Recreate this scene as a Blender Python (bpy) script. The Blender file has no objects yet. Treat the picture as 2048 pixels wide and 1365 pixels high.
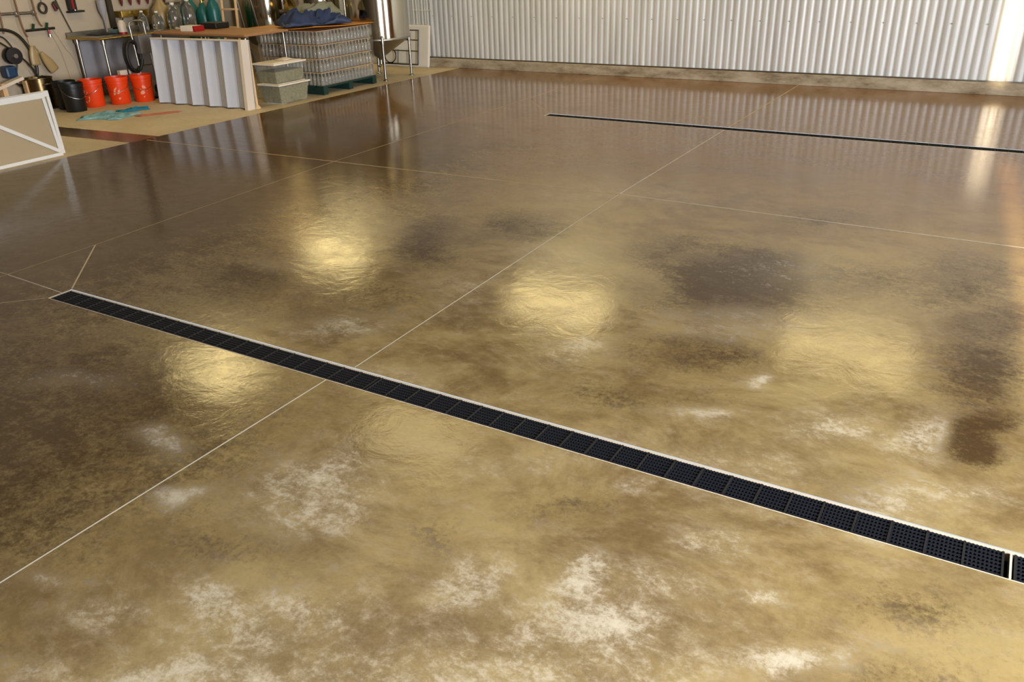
# PARAMS
DOORP = (300, 1450); SUNP = 15; LAMPL = 8.5; LAMPZ = 3.6; EXPO = 0.14
LAMPS = [(-11.1,11.5,1.5,.9,1.15),(-5.9,11.2,1.8,1.1,.9),(-1.3,11.5,1.8,.9,.7),(-9.2,6.9,1.3,1.1,1.0),(-5.5,6.8,1.5,1.1,.5)]
import bpy, bmesh, math, random
import numpy as np
from mathutils import Vector, Matrix, noise
random.seed(7); noise.seed_set(11)
PI = math.pi
scene = bpy.context.scene
C = scene.collection
R = math.radians

# ---------------------------------------------------------------- materials
def nt_mat(name):
    m = bpy.data.materials.new(name); m.use_nodes = True
    return m, m.node_tree, m.node_tree.nodes['Principled BSDF']

def lin(c):
    return tuple((x/12.92 if x <= .04045 else ((x+.055)/1.055)**2.4) for x in [v/255 for v in c])

def mat(name, rgb, rough=.5, metal=0, var=.12, scale=8, bump=0, bscale=60, trans=0, alpha=1, ior=1.45, emit=None, stretch=(1,1,1), spec=.5):
    m, nt, b = nt_mat(name)
    col = lin(rgb)
    tc = nt.nodes.new('ShaderNodeTexCoord'); mp = nt.nodes.new('ShaderNodeMapping'); mp.inputs['Scale'].default_value = stretch
    nt.links.new(tc.outputs['Object'], mp.inputs[0])
    n = nt.nodes.new('ShaderNodeTexNoise'); n.inputs['Scale'].default_value = scale; n.inputs['Detail'].default_value = 4
    nt.links.new(mp.outputs[0], n.inputs['Vector'])
    mx = nt.nodes.new('ShaderNodeMix'); mx.data_type = 'RGBA'
    mx.inputs[6].default_value = tuple(max(0, c*(1-var)) for c in col)+(1,)
    mx.inputs[7].default_value = tuple(min(1, c*(1+var)) for c in col)+(1,)
    nt.links.new(n.outputs[0], mx.inputs[0]); nt.links.new(mx.outputs[2], b.inputs['Base Color'])
    b.inputs['Roughness'].default_value = rough; b.inputs['Metallic'].default_value = metal
    b.inputs['Transmission Weight'].default_value = trans; b.inputs['Alpha'].default_value = alpha
    b.inputs['IOR'].default_value = ior; b.inputs['Specular IOR Level'].default_value = spec
    if bump:
        n2 = nt.nodes.new('ShaderNodeTexNoise'); n2.inputs['Scale'].default_value = bscale; n2.inputs['Detail'].default_value = 3
        nt.links.new(mp.outputs[0], n2.inputs['Vector'])
        bp = nt.nodes.new('ShaderNodeBump'); bp.inputs['Strength'].default_value = bump; bp.inputs['Distance'].default_value = .01
        nt.links.new(n2.outputs[0], bp.inputs['Height']); nt.links.new(bp.outputs[0], b.inputs['Normal'])
    return m

M = dict(
 drywall=mat('drywall', (176,160,140), .8, var=.05, scale=2, bump=.1),
 darkwall=mat('upper_wall_boards', (70,56,42), .8, var=.1),
 ply=mat('wall_plywood', (190,134,62), .6, var=.2, scale=3, stretch=(1,4,.4)),
 ceiling=mat('ceiling_boards', (84,72,58), .8),
 grid=mat('white_wire', (215,215,210), .4),
 blackplastic=mat('black_plastic', (16,17,18), .45, var=.2),
 fargrate=mat('old_grate_plastic', (17,15,11), .8, var=.3, scale=30, spec=.12),
 rib=mat('dusty_grate_rib', (40,38,37), .7, var=.4, scale=40, spec=.2),
 grate=mat('black_grate_plastic', (20,23,31), .62, var=.25, scale=30, bump=.15, bscale=200, spec=.22),
 channel=mat('drain_channel', (14,14,14), .8),
 rim=mat('drain_rim', (226,212,190), .5, var=.12, scale=14),
 jointfaint=mat('joint_filler_faint', (208,188,152), .7, var=.2, scale=6),
 joint=mat('joint_filler', (226,216,196), .7, var=.2, scale=6),
 steel=mat('stainless', (160,155,146), .34, 1, var=.06),
 tank=mat('brushed_stainless_tank', (188,180,162), .11, 1, var=.08, scale=5, stretch=(9,9,.3)),
 dull=mat('dull_steel', (150,145,138), .35, 1, var=.1),
 galv=None,
 whitep=mat('white_paint', (184,185,194), .45, var=.03),
 whitef=mat('white_frame_paint', (204,198,190), .5, var=.05),
 beigep=mat('beige_panel', (156,136,104), .6, var=.08, scale=3),
 cream=mat('cream_edge', (212,196,180), .6, var=.04),
 wood=mat('light_wood', (158,112,72), .5, var=.2, scale=4, stretch=(1,12,12)),
 woodpale=mat('pale_wood', (214,178,136), .55, var=.12, scale=4, stretch=(12,12,1)),
 board=mat('orange_board', (190,124,44), .5, var=.2, scale=4, stretch=(1,10,10)),
 kettle=mat('dull_kettle_steel', (112,94,66), .28, 1, var=.2),
 brass=mat('steel_gold_reflection', (190,160,84), .25, 1, var=.15),
 orange=mat('orange_plastic', (226,64,16), .38, var=.06),
 scuff=mat('white_scuff', (238,150,120), .6, var=.2, scale=40),
 red=mat('red_plastic', (150,20,22), .4),
 darkred=mat('dark_red_plastic', (92,22,26), .5),
 teal=mat('teal_paint', (26,96,92), .35, var=.1),
 tealgrey=mat('blue_grey_plastic', (96,122,130), .5),
 hose=mat('black_rubber_hose', (24,22,18), .5, var=.3),
 copper=mat('copper_pipe', (116,84,60), .55, .3, var=.2),
 cable=mat('dark_cable', (52,44,30), .6),
 green=mat('green_valve_paint', (20,62,34), .4),
 amber=mat('amber_plastic', (184,156,108), .35, var=.15, trans=.25),
 greysheet=mat('grey_sheet', (150,146,150), .55, var=.06),
 greybox=mat('grey_box', (112,108,112), .5),
 glass=mat('clear_glass', (235,238,235), .04, trans=.92, ior=1.45, var=.01),
 bottle=mat('bottle_glass', (226,226,218), .08, trans=.75, ior=1.4, var=.02),
 wrap=mat('shrink_wrap', (225,210,190), .12, trans=0, alpha=.09, var=.05, bump=.8, bscale=14),
 tote=mat('clear_tote_plastic', (205,205,200), .25, alpha=.15, var=.03),
 totelid=mat('white_tote_lid', (226,214,196), .45, var=.04),
 grain=mat('green_pellets', (128,122,84), .8, var=.8, scale=34, bump=1, bscale=90),
 pallet=mat('dark_green_pallet', (18,48,42), .55, var=.25),
 tarp=mat('blue_tarp', (34,48,82), .55, var=.35, scale=7),
 tarpgrey=mat('grey_green_tarp', (120,118,98), .6, var=.15),
 rag=mat('blue_white_rag', (122,166,174), .85, var=.7, scale=16),
 ragblue=mat('blue_rag', (28,112,140), .85, var=.2),
 ragred=mat('red_rag', (190,104,82), .85, var=.2),
 paper=mat('white_card', (226,220,210), .6),
 foam=mat('white_foam', (226,218,206), .7, var=.04),
 darkglass=mat('dark_rubber', (30,26,28), .4),
 bluething=mat('deep_blue_plastic', (20,52,84), .45),
 lamp=None,
)

def galv_material():
    m, nt, b = nt_mat('galvanised_sheet')
    tc = nt.nodes.new('ShaderNodeTexCoord')
    mp = nt.nodes.new('ShaderNodeMapping'); mp.inputs['Scale'].default_value = (6, 1, .5)
    nt.links.new(tc.outputs['Object'], mp.inputs[0])
    n = nt.nodes.new('ShaderNodeTexNoise'); n.inputs['Scale'].default_value = 1.6; n.inputs['Detail'].default_value = 5
    nt.links.new(mp.outputs[0], n.inputs['Vector'])
    r = nt.nodes.new('ShaderNodeValToRGB')
    r.color_ramp.elements[0].position = .3; r.color_ramp.elements[0].color = (.60,.59,.57,1)
    r.color_ramp.elements[1].position = .7; r.color_ramp.elements[1].color = (.76,.76,.75,1)
    nt.links.new(n.outputs[0], r.inputs[0]); nt.links.new(r.outputs[0], b.inputs['Base Color'])
    b.inputs['Metallic'].default_value = .2; b.inputs['Roughness'].default_value = .5
    return m
M['galv'] = galv_material()

def concrete_curb():
    m, nt, b = nt_mat('curb_concrete')
    tc = nt.nodes.new('ShaderNodeTexCoord')
    mp = nt.nodes.new('ShaderNodeMapping'); mp.inputs['Scale'].default_value = (1, 1, 3)
    nt.links.new(tc.outputs['Object'], mp.inputs[0])
    n = nt.nodes.new('ShaderNodeTexNoise'); n.inputs['Scale'].default_value = 2.2; n.inputs['Detail'].default_value = 8; n.inputs['Roughness'].default_value = .7
    nt.links.new(mp.outputs[0], n.inputs['Vector'])
    r = nt.nodes.new('ShaderNodeValToRGB'); e = r.color_ramp.elements
    e[0].position = .34; e[0].color = lin((116,100,78))+(1,)
    e[1].position = .62; e[1].color = lin((188,174,150))+(1,)
    x = e.new(.46); x.color = lin((158,142,116))+(1,)
    nt.links.new(n.outputs[0], r.inputs[0]); nt.links.new(r.outputs[0], b.inputs['Base Color'])
    b.inputs['Roughness'].default_value = .8
    bp = nt.nodes.new('ShaderNodeBump'); bp.inputs['Strength'].default_value = .3; bp.inputs['Distance'].default_value = .02
    nt.links.new(n.outputs[0], bp.inputs['Height']); nt.links.new(bp.outputs[0], b.inputs['Normal'])
    return m
M['curb'] = concrete_curb()

def floor_material():
    m, nt, b = nt_mat('acid_stained_concrete'); N = nt.nodes; L = nt.links
    tc = N.new('ShaderNodeTexCoord'); P = tc.outputs['Object']
    at = N.new('ShaderNodeVertexColor'); at.layer_name = 'stain_shade'
    sp = N.new('ShaderNodeSeparateColor'); L.new(at.outputs[0], sp.inputs[0])
    def math_(op, a, b_=None, c=None, clamp=False):
        n = N.new('ShaderNodeMath'); n.operation = op; n.use_clamp = clamp
        for i, v in enumerate((a, b_, c)):
            if v is None: continue
            if isinstance(v, (int, float)): n.inputs[i].default_value = v
            else: L.new(v, n.inputs[i])
        return n.outputs[0]
    def noise_(scale, detail=6, rough=.6, dist=0, off=(0,0,0), st=(1,1,1), rot=0):
        mp = N.new('ShaderNodeMapping'); mp.inputs['Location'].default_value = off; mp.inputs['Scale'].default_value = st; mp.inputs['Rotation'].default_value = (0,0,rot)
        L.new(P, mp.inputs[0])
        n = N.new('ShaderNodeTexNoise'); n.inputs['Scale'].default_value = scale; n.inputs['Detail'].default_value = detail
        n.inputs['Roughness'].default_value = rough; n.inputs['Distortion'].default_value = dist
        L.new(mp.outputs[0], n.inputs['Vector']); return n.outputs[0]
    def smooth(v, lo, hi):
        n = N.new('ShaderNodeMapRange'); n.interpolation_type = 'SMOOTHSTEP'
        n.inputs[1].default_value = lo; n.inputs[2].default_value = hi
        if isinstance(v, (int, float)): n.inputs[0].default_value = v
        else: L.new(v, n.inputs[0])
        return n.outputs[0]
    def mix(f, a, c):
        n = N.new('ShaderNodeMix'); n.data_type = 'RGBA'
        if isinstance(f, (int, float)): n.inputs[0].default_value = f
        else: L.new(f, n.inputs[0])
        for i, v in ((6, a), (7, c)):
            if isinstance(v, tuple): n.inputs[i].default_value = lin(v)+(1,)
            else: L.new(v, n.inputs[i])
        return n.outputs[2]
    big = noise_(.55, 6, .6, .3)
    med = noise_(1.5, 10, .74, .35, (3,7,0), (1,1.3,1))
    fine = noise_(7, 10, .8, .3, (1,2,0), (1,1.5,1), .5)
    tiny = noise_(38, 6, .8, .3, (5,1,0))
    # golden brown base, marbled
    base = mix(smooth(med, .34, .66), PAL['brown'], PAL['gold'])
    base = mix(math_('MULTIPLY', smooth(big, .5, .7), .45), base, PAL['olive'])
    base = mix(math_('MULTIPLY', smooth(fine, .48, .72), .35), base, PAL['tan'])
    # orange-brown stronger coat at the far half
    base = mix(math_('MULTIPLY', sp.outputs[2], math_('MULTIPLY_ADD', med, .7, .55), clamp=True), base, PAL['rust'])
    base = mix(math_('MULTIPLY', sp.outputs[0], math_('MULTIPLY_ADD', smooth(math_('ADD', math_('MULTIPLY', fine, .6), math_('MULTIPLY', tiny, .4)), .40, .62), .62, .18), clamp=True), base, PAL['pale'])
    # dark marbling, including the shade painted over the left floor
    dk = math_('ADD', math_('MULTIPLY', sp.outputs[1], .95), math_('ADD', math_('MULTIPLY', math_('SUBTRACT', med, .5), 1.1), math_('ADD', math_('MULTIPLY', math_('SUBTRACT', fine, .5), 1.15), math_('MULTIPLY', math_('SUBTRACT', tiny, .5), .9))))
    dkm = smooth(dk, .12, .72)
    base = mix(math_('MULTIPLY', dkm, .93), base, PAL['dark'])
    # worn-through lighter patches with ragged edges
    f2 = math_('MULTIPLY_ADD', math_('SUBTRACT', fine, .5), 1.9, math_('MULTIPLY', math_('SUBTRACT', tiny, .5), 1.5))
    lt = math_('ADD', math_('MULTIPLY_ADD', sp.outputs[0], .85, -.14), math_('ADD', f2, math_('MULTIPLY', math_('SUBTRACT', med, .5), .8)))
    base = mix(math_('MULTIPLY', smooth(lt, .12, .95), .72), base, PAL['cream'])
    # dark pits, fine grain
    base = mix(math_('MULTIPLY', smooth(tiny, .60, .80), .35), base, PAL['dark'])
    # bare unstained concrete beyond the coated edge
    sx = N.new('ShaderNodeSeparateXYZ'); L.new(P, sx.inputs[0]); X = sx.outputs[0]; Y = sx.outputs[1]
    edge = math_('ADD', X, math_('MULTIPLY_ADD', Y, -.028, 8.62))       # <0 on the bare side
    edge = math_('ADD', edge, math_('MULTIPLY', math_('SUBTRACT', fine, .5), .05))
    bare = math_('LESS_THAN', edge, 0)
    bc = mix(smooth(big, .35, .65), (206,190,162), (190,172,142)); bc = mix(math_('MULTIPLY', smooth(fine, .45, .8), .4), bc, (148,128,98))
    spill = math_('ABSOLUTE', math_('SUBTRACT', Y, math_('MULTIPLY_ADD', X, .07, 6.53)))
    spill = math_('LESS_THAN', math_('ADD', spill, math_('MULTIPLY', math_('SUBTRACT', fine, .5), .06)), .19)
    spill = math_('MULTIPLY', spill, math_('GREATER_THAN', X, -10.35))
    bc = mix(spill, bc, mix(smooth(X, -9.8, -9.2), (70,50,28), (118,76,40)))
    col = mix(bare, base, bc)
    L.new(col, b.inputs['Base Color'])
    rg = math_('MULTIPLY_ADD', fine, .10, ROUGH-.05)
    rg = math_('ADD', rg, math_('MULTIPLY', smooth(lt, .2, .9), .12))
    dry = math_('MULTIPLY', bare, math_('SUBTRACT', 1, math_('MULTIPLY', spill, .8)))
    rg = math_('ADD', rg, math_('MULTIPLY', dry, .5))
    L.new(rg, b.inputs['Roughness']); sl = math_('MULTIPLY_ADD', smooth(math_('ADD', math_('MULTIPLY', fine, .5), math_('MULTIPLY', med, .5)), .36, .64), -.30, .48)
    L.new(sl, b.inputs['Specular IOR Level']); b.inputs['IOR'].default_value = 1.5
    near = math_('SUBTRACT', 1, math_('MULTIPLY', sp.outputs[2], 1.25), clamp=True)
    h = math_('ADD', math_('MULTIPLY', math_('MULTIPLY', noise_(4.5, 5, .62, .8, (9,9,0)), near), .12), math_('MULTIPLY', noise_(60, 3, .6), .014))
    bp = N.new('ShaderNodeBump'); bp.inputs['Strength'].default_value = .35; bp.inputs['Distance'].default_value = .05
    L.new(h, bp.inputs['Height']); L.new(bp.outputs[0], b.inputs['Normal'])
    return m
PAL = dict(brown=(122,98,62), gold=(174,150,100), olive=(158,140,96), tan=(206,186,154), rust=(128,82,32), dark=(76,56,34), cream=(226,214,190), pale=(206,188,156))
ROUGH = .125
M['floor'] = floor_material()

# ---------------------------------------------------------------- mesh helpers
class MB:
    def __init__(s): s.b = bmesh.new()
    def box(s, x0, x1, y0, y1, z0, z1, mtx=None):
        vs = [s.b.verts.new((x, y, z)) for x in (x0, x1) for y in (y0, y1) for z in (z0, z1)]
        for f in ((0,1,3,2),(4,6,7,5),(0,4,5,1),(2,3,7,6),(0,2,6,4),(1,5,7,3)): s.b.faces.new([vs[i] for i in f])
        if mtx:
            for v in vs: v.co = mtx @ v.co
        return s
    def hexa(s, pts):  # 4 bottom, 4 top
        vs = [s.b.verts.new(p) for p in pts]
        for f in ((3,2,1,0),(4,5,6,7),(0,1,5,4),(1,2,6,5),(2,3,7,6),(3,0,4,7)): s.b.faces.new([vs[i] for i in f])
        return s
    def tube(s, pts, r, n=10, closed=False, caps=True):
        pts = [Vector(p) for p in pts]; rings = []
        rr = r if isinstance(r, (list, tuple)) else [r]*len(pts)
        up = None
        for i, p in enumerate(pts):
            if closed: t = pts[(i+1) % len(pts)]-pts[i-1]
            else: t = pts[min(i+1, len(pts)-1)]-pts[max(i-1, 0)]
            t.normalize()
            if up is None: up = t.orthogonal().normalized()
            up = (up-t*up.dot(t)); up = up.normalized() if up.length > 1e-6 else t.orthogonal().normalized()
            w = t.cross(up)
            rings.append([s.b.verts.new(p+(up*math.cos(a)+w*math.sin(a))*rr[i]) for a in [2*PI*k/n for k in range(n)]])
        k = len(rings)
        for i in range(k if closed else k-1):
            a, c = rings[i], rings[(i+1) % k]
            for j in range(n): s.b.faces.new((a[j], a[(j+1) % n], c[(j+1) % n], c[j]))
        if caps and not closed:
            s.b.faces.new(rings[0][::-1]); s.b.faces.new(rings[-1])
        return s
    def lathe(s, prof, c=(0,0,0), n=32, mtx=None, cap0=True, cap1=True):
        rings = []
        for r, z in prof:
            rings.append([s.b.verts.new((c[0]+r*math.cos(2*PI*k/n), c[1]+r*math.sin(2*PI*k/n), c[2]+z)) for k in range(n)])
        for i in range(len(rings)-1):
            for j in range(n): s.b.faces.new((rings[i][j], rings[i][(j+1) % n], rings[i+1][(j+1) % n], rings[i+1][j]))
        if cap0: s.b.faces.new(rings[0][::-1])
        if cap1: s.b.faces.new(rings[-1])
        if mtx:
            for rg in rings:
                for v in rg: v.co = mtx @ v.co
        return s
    def grid(s, f, nu, nv):
        vs = [[s.b.verts.new(f(i/nu, j/nv)) for j in range(nv+1)] for i in range(nu+1)]
        for i in range(nu):
            for j in range(nv): s.b.faces.new((vs[i][j], vs[i+1][j], vs[i+1][j+1], vs[i][j+1]))
        return s
    def build(s, name, m, parent=None, smooth=False, bevel=0, solid=0, loc=None, rz=0):
        bmesh.ops.recalc_face_normals(s.b, faces=s.b.faces)
        me = bpy.data.meshes.new(name); s.b.to_mesh(me); s.b.free()
        o = bpy.data.objects.new(name, me); C.objects.link(o)
        for k in (m if isinstance(m, list) else [m]): me.materials.append(k)
        if smooth:
            for p in me.polygons: p.use_smooth = True
            try: me.set_sharp_from_angle(angle=R(40))
            except Exception: pass
        if solid:
            md = o.modifiers.new('s', 'SOLIDIFY'); md.thickness = solid; md.offset = 0
        if bevel:
            md = o.modifiers.new('b', 'BEVEL'); md.width = bevel; md.segments = 2; md.limit_method = 'ANGLE'
        if parent: o.parent = parent
        if loc: o.location = loc
        if rz: o.rotation_euler.z = rz
        return o

def tag(o, label=None, cat=None, group=None, kind=None):
    if label: o['label'] = label
    if cat: o['category'] = cat
    if group: o['group'] = group
    if kind: o['kind'] = kind
    return o
def thing(name, label, cat, loc=(0,0,0), rz=0, group=None):
    o = bpy.data.objects.new(name, None); C.objects.link(o); o.location = loc; o.rotation_euler.z = rz
    o.empty_display_size = .1
    return tag(o, label, cat, group)
def dup(root, loc=None, label=None, rz=None):
    r = root.copy(); C.objects.link(r)
    if loc is not None: r.location = loc
    if rz is not None: r.rotation_euler.z = rz
    if label: r['label'] = label
    for ch in list(root.children):
        c = ch.copy(); C.objects.link(c); c.parent = r
        for g in list(ch.children):
            d = g.copy(); C.objects.link(d); d.parent = c
    return r
def struct(o): o['kind'] = 'structure'; return o
def spline(pts, n=8):
    pts = [Vector(p) for p in pts]; out = []
    for i in range(len(pts)-1):
        p0 = pts[max(i-1, 0)]; p1 = pts[i]; p2 = pts[i+1]; p3 = pts[min(i+2, len(pts)-1)]
        for k in range(n):
            t = k/n
            out.append(.5*((2*p1)+(p2-p0)*t+(2*p0-5*p1+4*p2-p3)*t*t+(3*p1-p0-3*p2+p3)*t**3))
    out.append(pts[-1]); return out

# ---------------------------------------------------------------- floor
WY = 12.20          # face of the far corrugated wall
LX = -12.0          # left wall
RX = 4.6
BY = -4.5
CEIL = 5.2
DRAINS = [(-4.88, 2.95, 2.515, 2.675), (-4.84, 2.95, 8.885, 9.035)]   # x0,x1,y0,y1 of the two floor drains
STAINS = [
('D',-1.19,4.67,1.91,0.56,0.76,-1.54,0.80),
('D',-1.76,4.89,3.57,1.36,0.89,-1.85,0.50),
('D',-3.43,4.43,3.22,2.36,0.65,-1.36,0.70),
('D',-4.25,4.17,3.36,3.15,0.62,-1.30,0.40),
('D',-4.11,3.24,1.55,1.73,1.01,-2.06,0.60),
('D',-2.89,5.07,2.12,1.19,1.01,-2.14,0.60),
('D',-0.63,4.95,1.74,0.32,1.20,-2.44,0.50),
('D',-0.09,5.22,3.10,0.26,0.91,-1.84,0.50),
('D',-1.17,3.04,2.74,1.13,2.55,-4.89,0.40),
('D',-4.36,6.42,1.58,1.04,0.68,-1.55,0.50),
('D',-5.70,6.79,1.22,0.98,0.40,-0.95,0.50),
('D',-6.06,4.17,0.62,0.80,0.47,-1.02,0.40),
('D',-1.00,2.15,4.17,1.99,4.75,-8.82,0.35),
('D',-1.47,1.81,5.71,4.10,3.48,-6.43,0.30),
('D',-1.12,3.70,3.14,1.06,1.73,-3.39,0.50),
('D',0.12,4.03,4.74,0.29,0.90,-1.74,0.70),
('D',0.23,3.40,6.95,0.31,2.07,-3.93,0.80),
('D',-0.22,2.78,4.68,0.83,5.04,-9.41,0.30),
('D',-2.96,1.86,1.19,1.49,0.83,-1.59,0.30),
('D',-3.16,3.34,1.71,1.47,1.17,-2.34,0.40),
('D',-2.62,1.99,2.67,2.89,2.84,-5.39,0.30),
('D',-0.98,6.10,1.77,0.36,1.17,-2.50,0.40),
('D',-3.40,6.84,0.95,0.47,0.83,-1.90,0.30),
('D',0.13,4.68,4.70,0.25,1.39,-2.76,0.60),
('D',-4.49,2.35,1.38,2.14,0.79,-1.58,0.30),
('D',0.01,2.30,4.26,0.55,3.57,-6.55,0.35),
('D',-0.21,2.06,5.59,1.22,4.62,-8.43,0.20),
('D',-2.14,1.47,1.92,2.14,2.81,-5.21,0.40),
('D',-1.12,1.66,8.78,5.45,4.27,-7.82,0.25),
('D',-0.80,1.99,7.89,3.40,6.50,-11.96,0.35),
('L',-2.87,1.76,5.08,6.46,4.72,-8.94,0.80),
('L',-2.54,1.63,5.60,6.78,8.64,-16.19,0.80),
('L',-2.08,1.85,3.42,3.20,3.51,-6.58,0.70),
('L',-1.92,1.76,4.44,4.02,3.87,-7.21,0.60),
('L',-1.89,1.21,7.10,8.09,4.28,-7.83,0.90),
('L',-1.70,1.22,5.08,5.27,4.57,-8.33,0.70),
('L',-1.67,1.41,5.64,5.28,5.86,-10.74,0.70),
('L',-1.21,1.74,5.03,3.20,3.58,-6.57,0.70),
('L',-0.81,1.83,11.38,5.28,4.30,-7.86,1.00),
('L',-0.68,1.66,4.76,2.12,4.18,-7.58,1.00),
('L',-0.40,2.07,17.86,5.04,9.77,-17.89,0.90),
('L',-0.20,1.82,8.98,2.10,6.80,-12.30,1.00),
('L',-1.19,1.27,1.83,1.41,8.91,-16.12,0.60),
('L',-1.71,0.99,1.79,2.11,6.62,-11.97,0.70),
('L',-1.59,3.39,3.53,1.69,2.65,-5.18,0.50),
('L',-0.85,3.42,19.01,5.68,4.67,-9.03,1.00),
('L',-0.85,3.05,7.42,2.43,7.89,-15.04,0.80),
('L',-0.33,3.17,5.55,1.04,3.42,-6.48,0.60),
('L',-0.00,3.32,7.58,0.77,2.43,-4.61,0.80),
('L',-1.02,4.94,2.94,0.73,1.26,-2.57,0.40),
('L',-2.34,2.77,3.57,2.74,3.47,-6.73,0.30),
('L',-2.99,3.11,2.46,2.13,2.64,-5.23,0.60),
('L',-3.66,1.97,2.27,3.31,4.45,-8.60,0.50),
('L',-2.46,1.09,5.89,8.87,9.48,-17.43,0.60),
('L',-2.18,1.03,3.54,4.98,7.73,-14.13,0.60),
('L',-0.64,2.29,6.85,2.32,3.47,-6.42,0.50),
('L',-0.96,2.36,19.52,8.42,10.76,-20.09,0.90),
('L',-1.86,2.21,1.92,1.45,4.17,-7.88,0.20),
('L',-1.38,2.34,2.70,1.54,4.47,-8.41,0.25),
('L',-1.83,3.69,3.23,1.61,1.68,-3.33,0.30),
('L',-0.77,2.67,1.95,0.66,3.39,-6.38,0.35),
('L',-0.08,2.75,3.69,0.51,4.00,-7.45,0.50),
('L',-2.40,4.47,2.97,1.58,1.15,-2.36,0.30),
('L',-1.10,4.06,2.76,0.86,2.27,-4.51,0.45),
('L',-2.46,6.15,1.13,0.47,1.27,-2.78,0.25),
('L',-4.93,4.54,2.98,2.97,1.01,-2.18,0.20),
('L',-0.64,1.95,7.37,2.81,5.30,-9.71,0.50),
('L',-0.07,1.92,6.15,1.09,6.72,-12.17,0.50),
('L',-2.19,0.83,2.79,4.41,6.11,-11.09,0.50),
('L',0.19,2.93,7.68,0.47,5.27,-9.82,0.50),
('L',-3.98,3.60,3.62,3.61,1.54,-3.16,0.30),
('L',-2.61,3.70,3.46,2.31,1.43,-2.88,0.35),
]
def build_floor():
    xs = np.concatenate([np.arange(LX-.2, -8.6, .25), np.arange(-8.6, .9, .06), np.arange(.9, RX+.2, .3), [RX+.2]])
    ys = np.concatenate([np.arange(BY-.2, .3, .3), np.arange(.3, 6, .05), np.arange(6, 12.4, .1), [12.5]])
    bx = sorted({d[0] for d in DRAINS} | {d[1] for d in DRAINS}); by = sorted({d[2] for d in DRAINS} | {d[3] for d in DRAINS})
    def ins(a, b):
        a = np.array([v for v in a if min(abs(v-w) for w in b) > .018]); return np.unique(np.concatenate([a, b]))
    xs = ins(xs, bx); ys = ins(ys, by)
    nx, ny = len(xs), len(ys)
    Xg, Yg = np.meshgrid(xs, ys, indexing='ij')
    V = np.stack([Xg.ravel(), Yg.ravel(), np.zeros(nx*ny)], 1)
    wx = np.empty(nx*ny); wy = np.empty(nx*ny)
    for i, (x, y, z) in enumerate(V):
        v = noise.noise_vector(Vector((x*1.6, y*1.6, 3.3))); w = noise.noise_vector(Vector((x*5, y*5, 8.3)))
        wx[i] = x+v.x*.16+w.x*.07; wy[i] = y+v.y*.16+w.y*.07
    Lc = np.zeros(nx*ny); Dc = np.zeros(nx*ny)
    for k, cx, cy, a, b, c, d, s in STAINS:
        u = a*(wx-cx)+b*(wy-cy); v = c*(wx-cx)+d*(wy-cy)
        w = s*np.exp(-(u*u+v*v)**1.3*.8)
        if k == 'L': Lc = np.maximum(Lc, w)
        else: Dc = np.maximum(Dc, w)
    Oc = np.clip((wy-4.6)/3.0, 0, 1)*.75 + np.clip((wy-11.3)/.7, 0, 1)*.25
    Dc = np.maximum(Dc, np.clip((-3.0-wx)/3.2, 0, 1)*1.05*np.clip((9.5-wy)/3, .4, 1))  # dark stain plus light falloff painted into the colour towards the left
    Dc = np.maximum(Dc, np.clip((-1.9-wx)/1.2, 0, 1)*.60*np.clip((2.9-wy)/.8, 0, 1))  # same painted falloff carried into the near left corner
    Dc = np.maximum(Dc, np.clip((wx+.45)/.6, 0, 1)*.60*np.clip((2.15-wy)/.5, 0, 1))
    Lc = np.maximum(Lc, np.clip((.1-wx)/.5, 0, 1)*np.clip((2.1-wy)/.9, 0, 1)*.72*np.clip((wx+2.4)/1.6, 0, 1))
    def inhole(x, y): return any(d[0] < x < d[1] and d[2] < y < d[3] for d in DRAINS)
    F = []
    for i in range(nx-1):
        for j in range(ny-1):
            if not inhole((xs[i]+xs[i+1])/2, (ys[j]+ys[j+1])/2):
                F.append((i*ny+j, (i+1)*ny+j, (i+1)*ny+j+1, i*ny+j+1))
    nbase = len(F)
    verts = [tuple(v) for v in V]
    # saw-cut joints, filled with pale dust
    def strip(x0, y0, x1, y1, w):
        d = Vector((x1-x0, y1-y0, 0)).normalized(); n = Vector((-d.y, d.x, 0))*w/2
        k = len(verts)
        for x, y, s in ((x0, y0, -1), (x1, y1, -1), (x1, y1, 1), (x0, y0, 1)):
            verts.append((x+n.x*s, y+n.y*s, .0008))
        F.append((k, k+1, k+2, k+3))
    JO = [(-2.62,-4.4,-2.595,2.512,.0075),(-2.555,2.68,-2.62,6.10,.0065),(-2.62,6.10,-2.60,8.88,.010),(-2.60,9.04,-2.57,12.17,.011),
          (-5.54,-4.4,-5.53,2.6,.006),(-5.53,2.6,-5.54,3.3,.006),(-5.54,3.3,-5.65,5.98,.006),(-5.65,5.98,-5.62,12.17,.006),
          (-8.4,5.93,-2.6,6.10,.011),(-2.6,6.10,.35,6.02,.0095),(.35,6.02,4.5,6.02,.0065),
          (-8.4,2.68,-5.53,2.64,.006),(-5.53,2.64,-4.885,2.61,.006),(-4.885,2.68,-5.54,3.3,.011),(-4.885,2.515,-5.54,1.88,.006),
          (-4.84,9.04,-5.47,9.71,.006),(.48,-4.4,.48,2.51,.006)]
    for j in JO: strip(*j)
    me = bpy.data.meshes.new('floor'); me.from_pydata(verts, [], F); me.update()
    me.materials.append(M['floor']); me.materials.append(M['joint']); me.materials.append(M['jointfaint'])
    for i in range(nbase, len(F)): me.polygons[i].material_index = 1 if i-nbase in (0, 1, 2, 9, 10, 12, 16) else 2
    ca = me.color_attributes.new('stain_shade', 'FLOAT_COLOR', 'POINT')
    arr = np.zeros((len(verts), 4), dtype=np.float32); arr[:nx*ny, 0] = Lc; arr[:nx*ny, 1] = Dc; arr[:nx*ny, 2] = Oc; arr[:, 3] = 1
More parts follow.
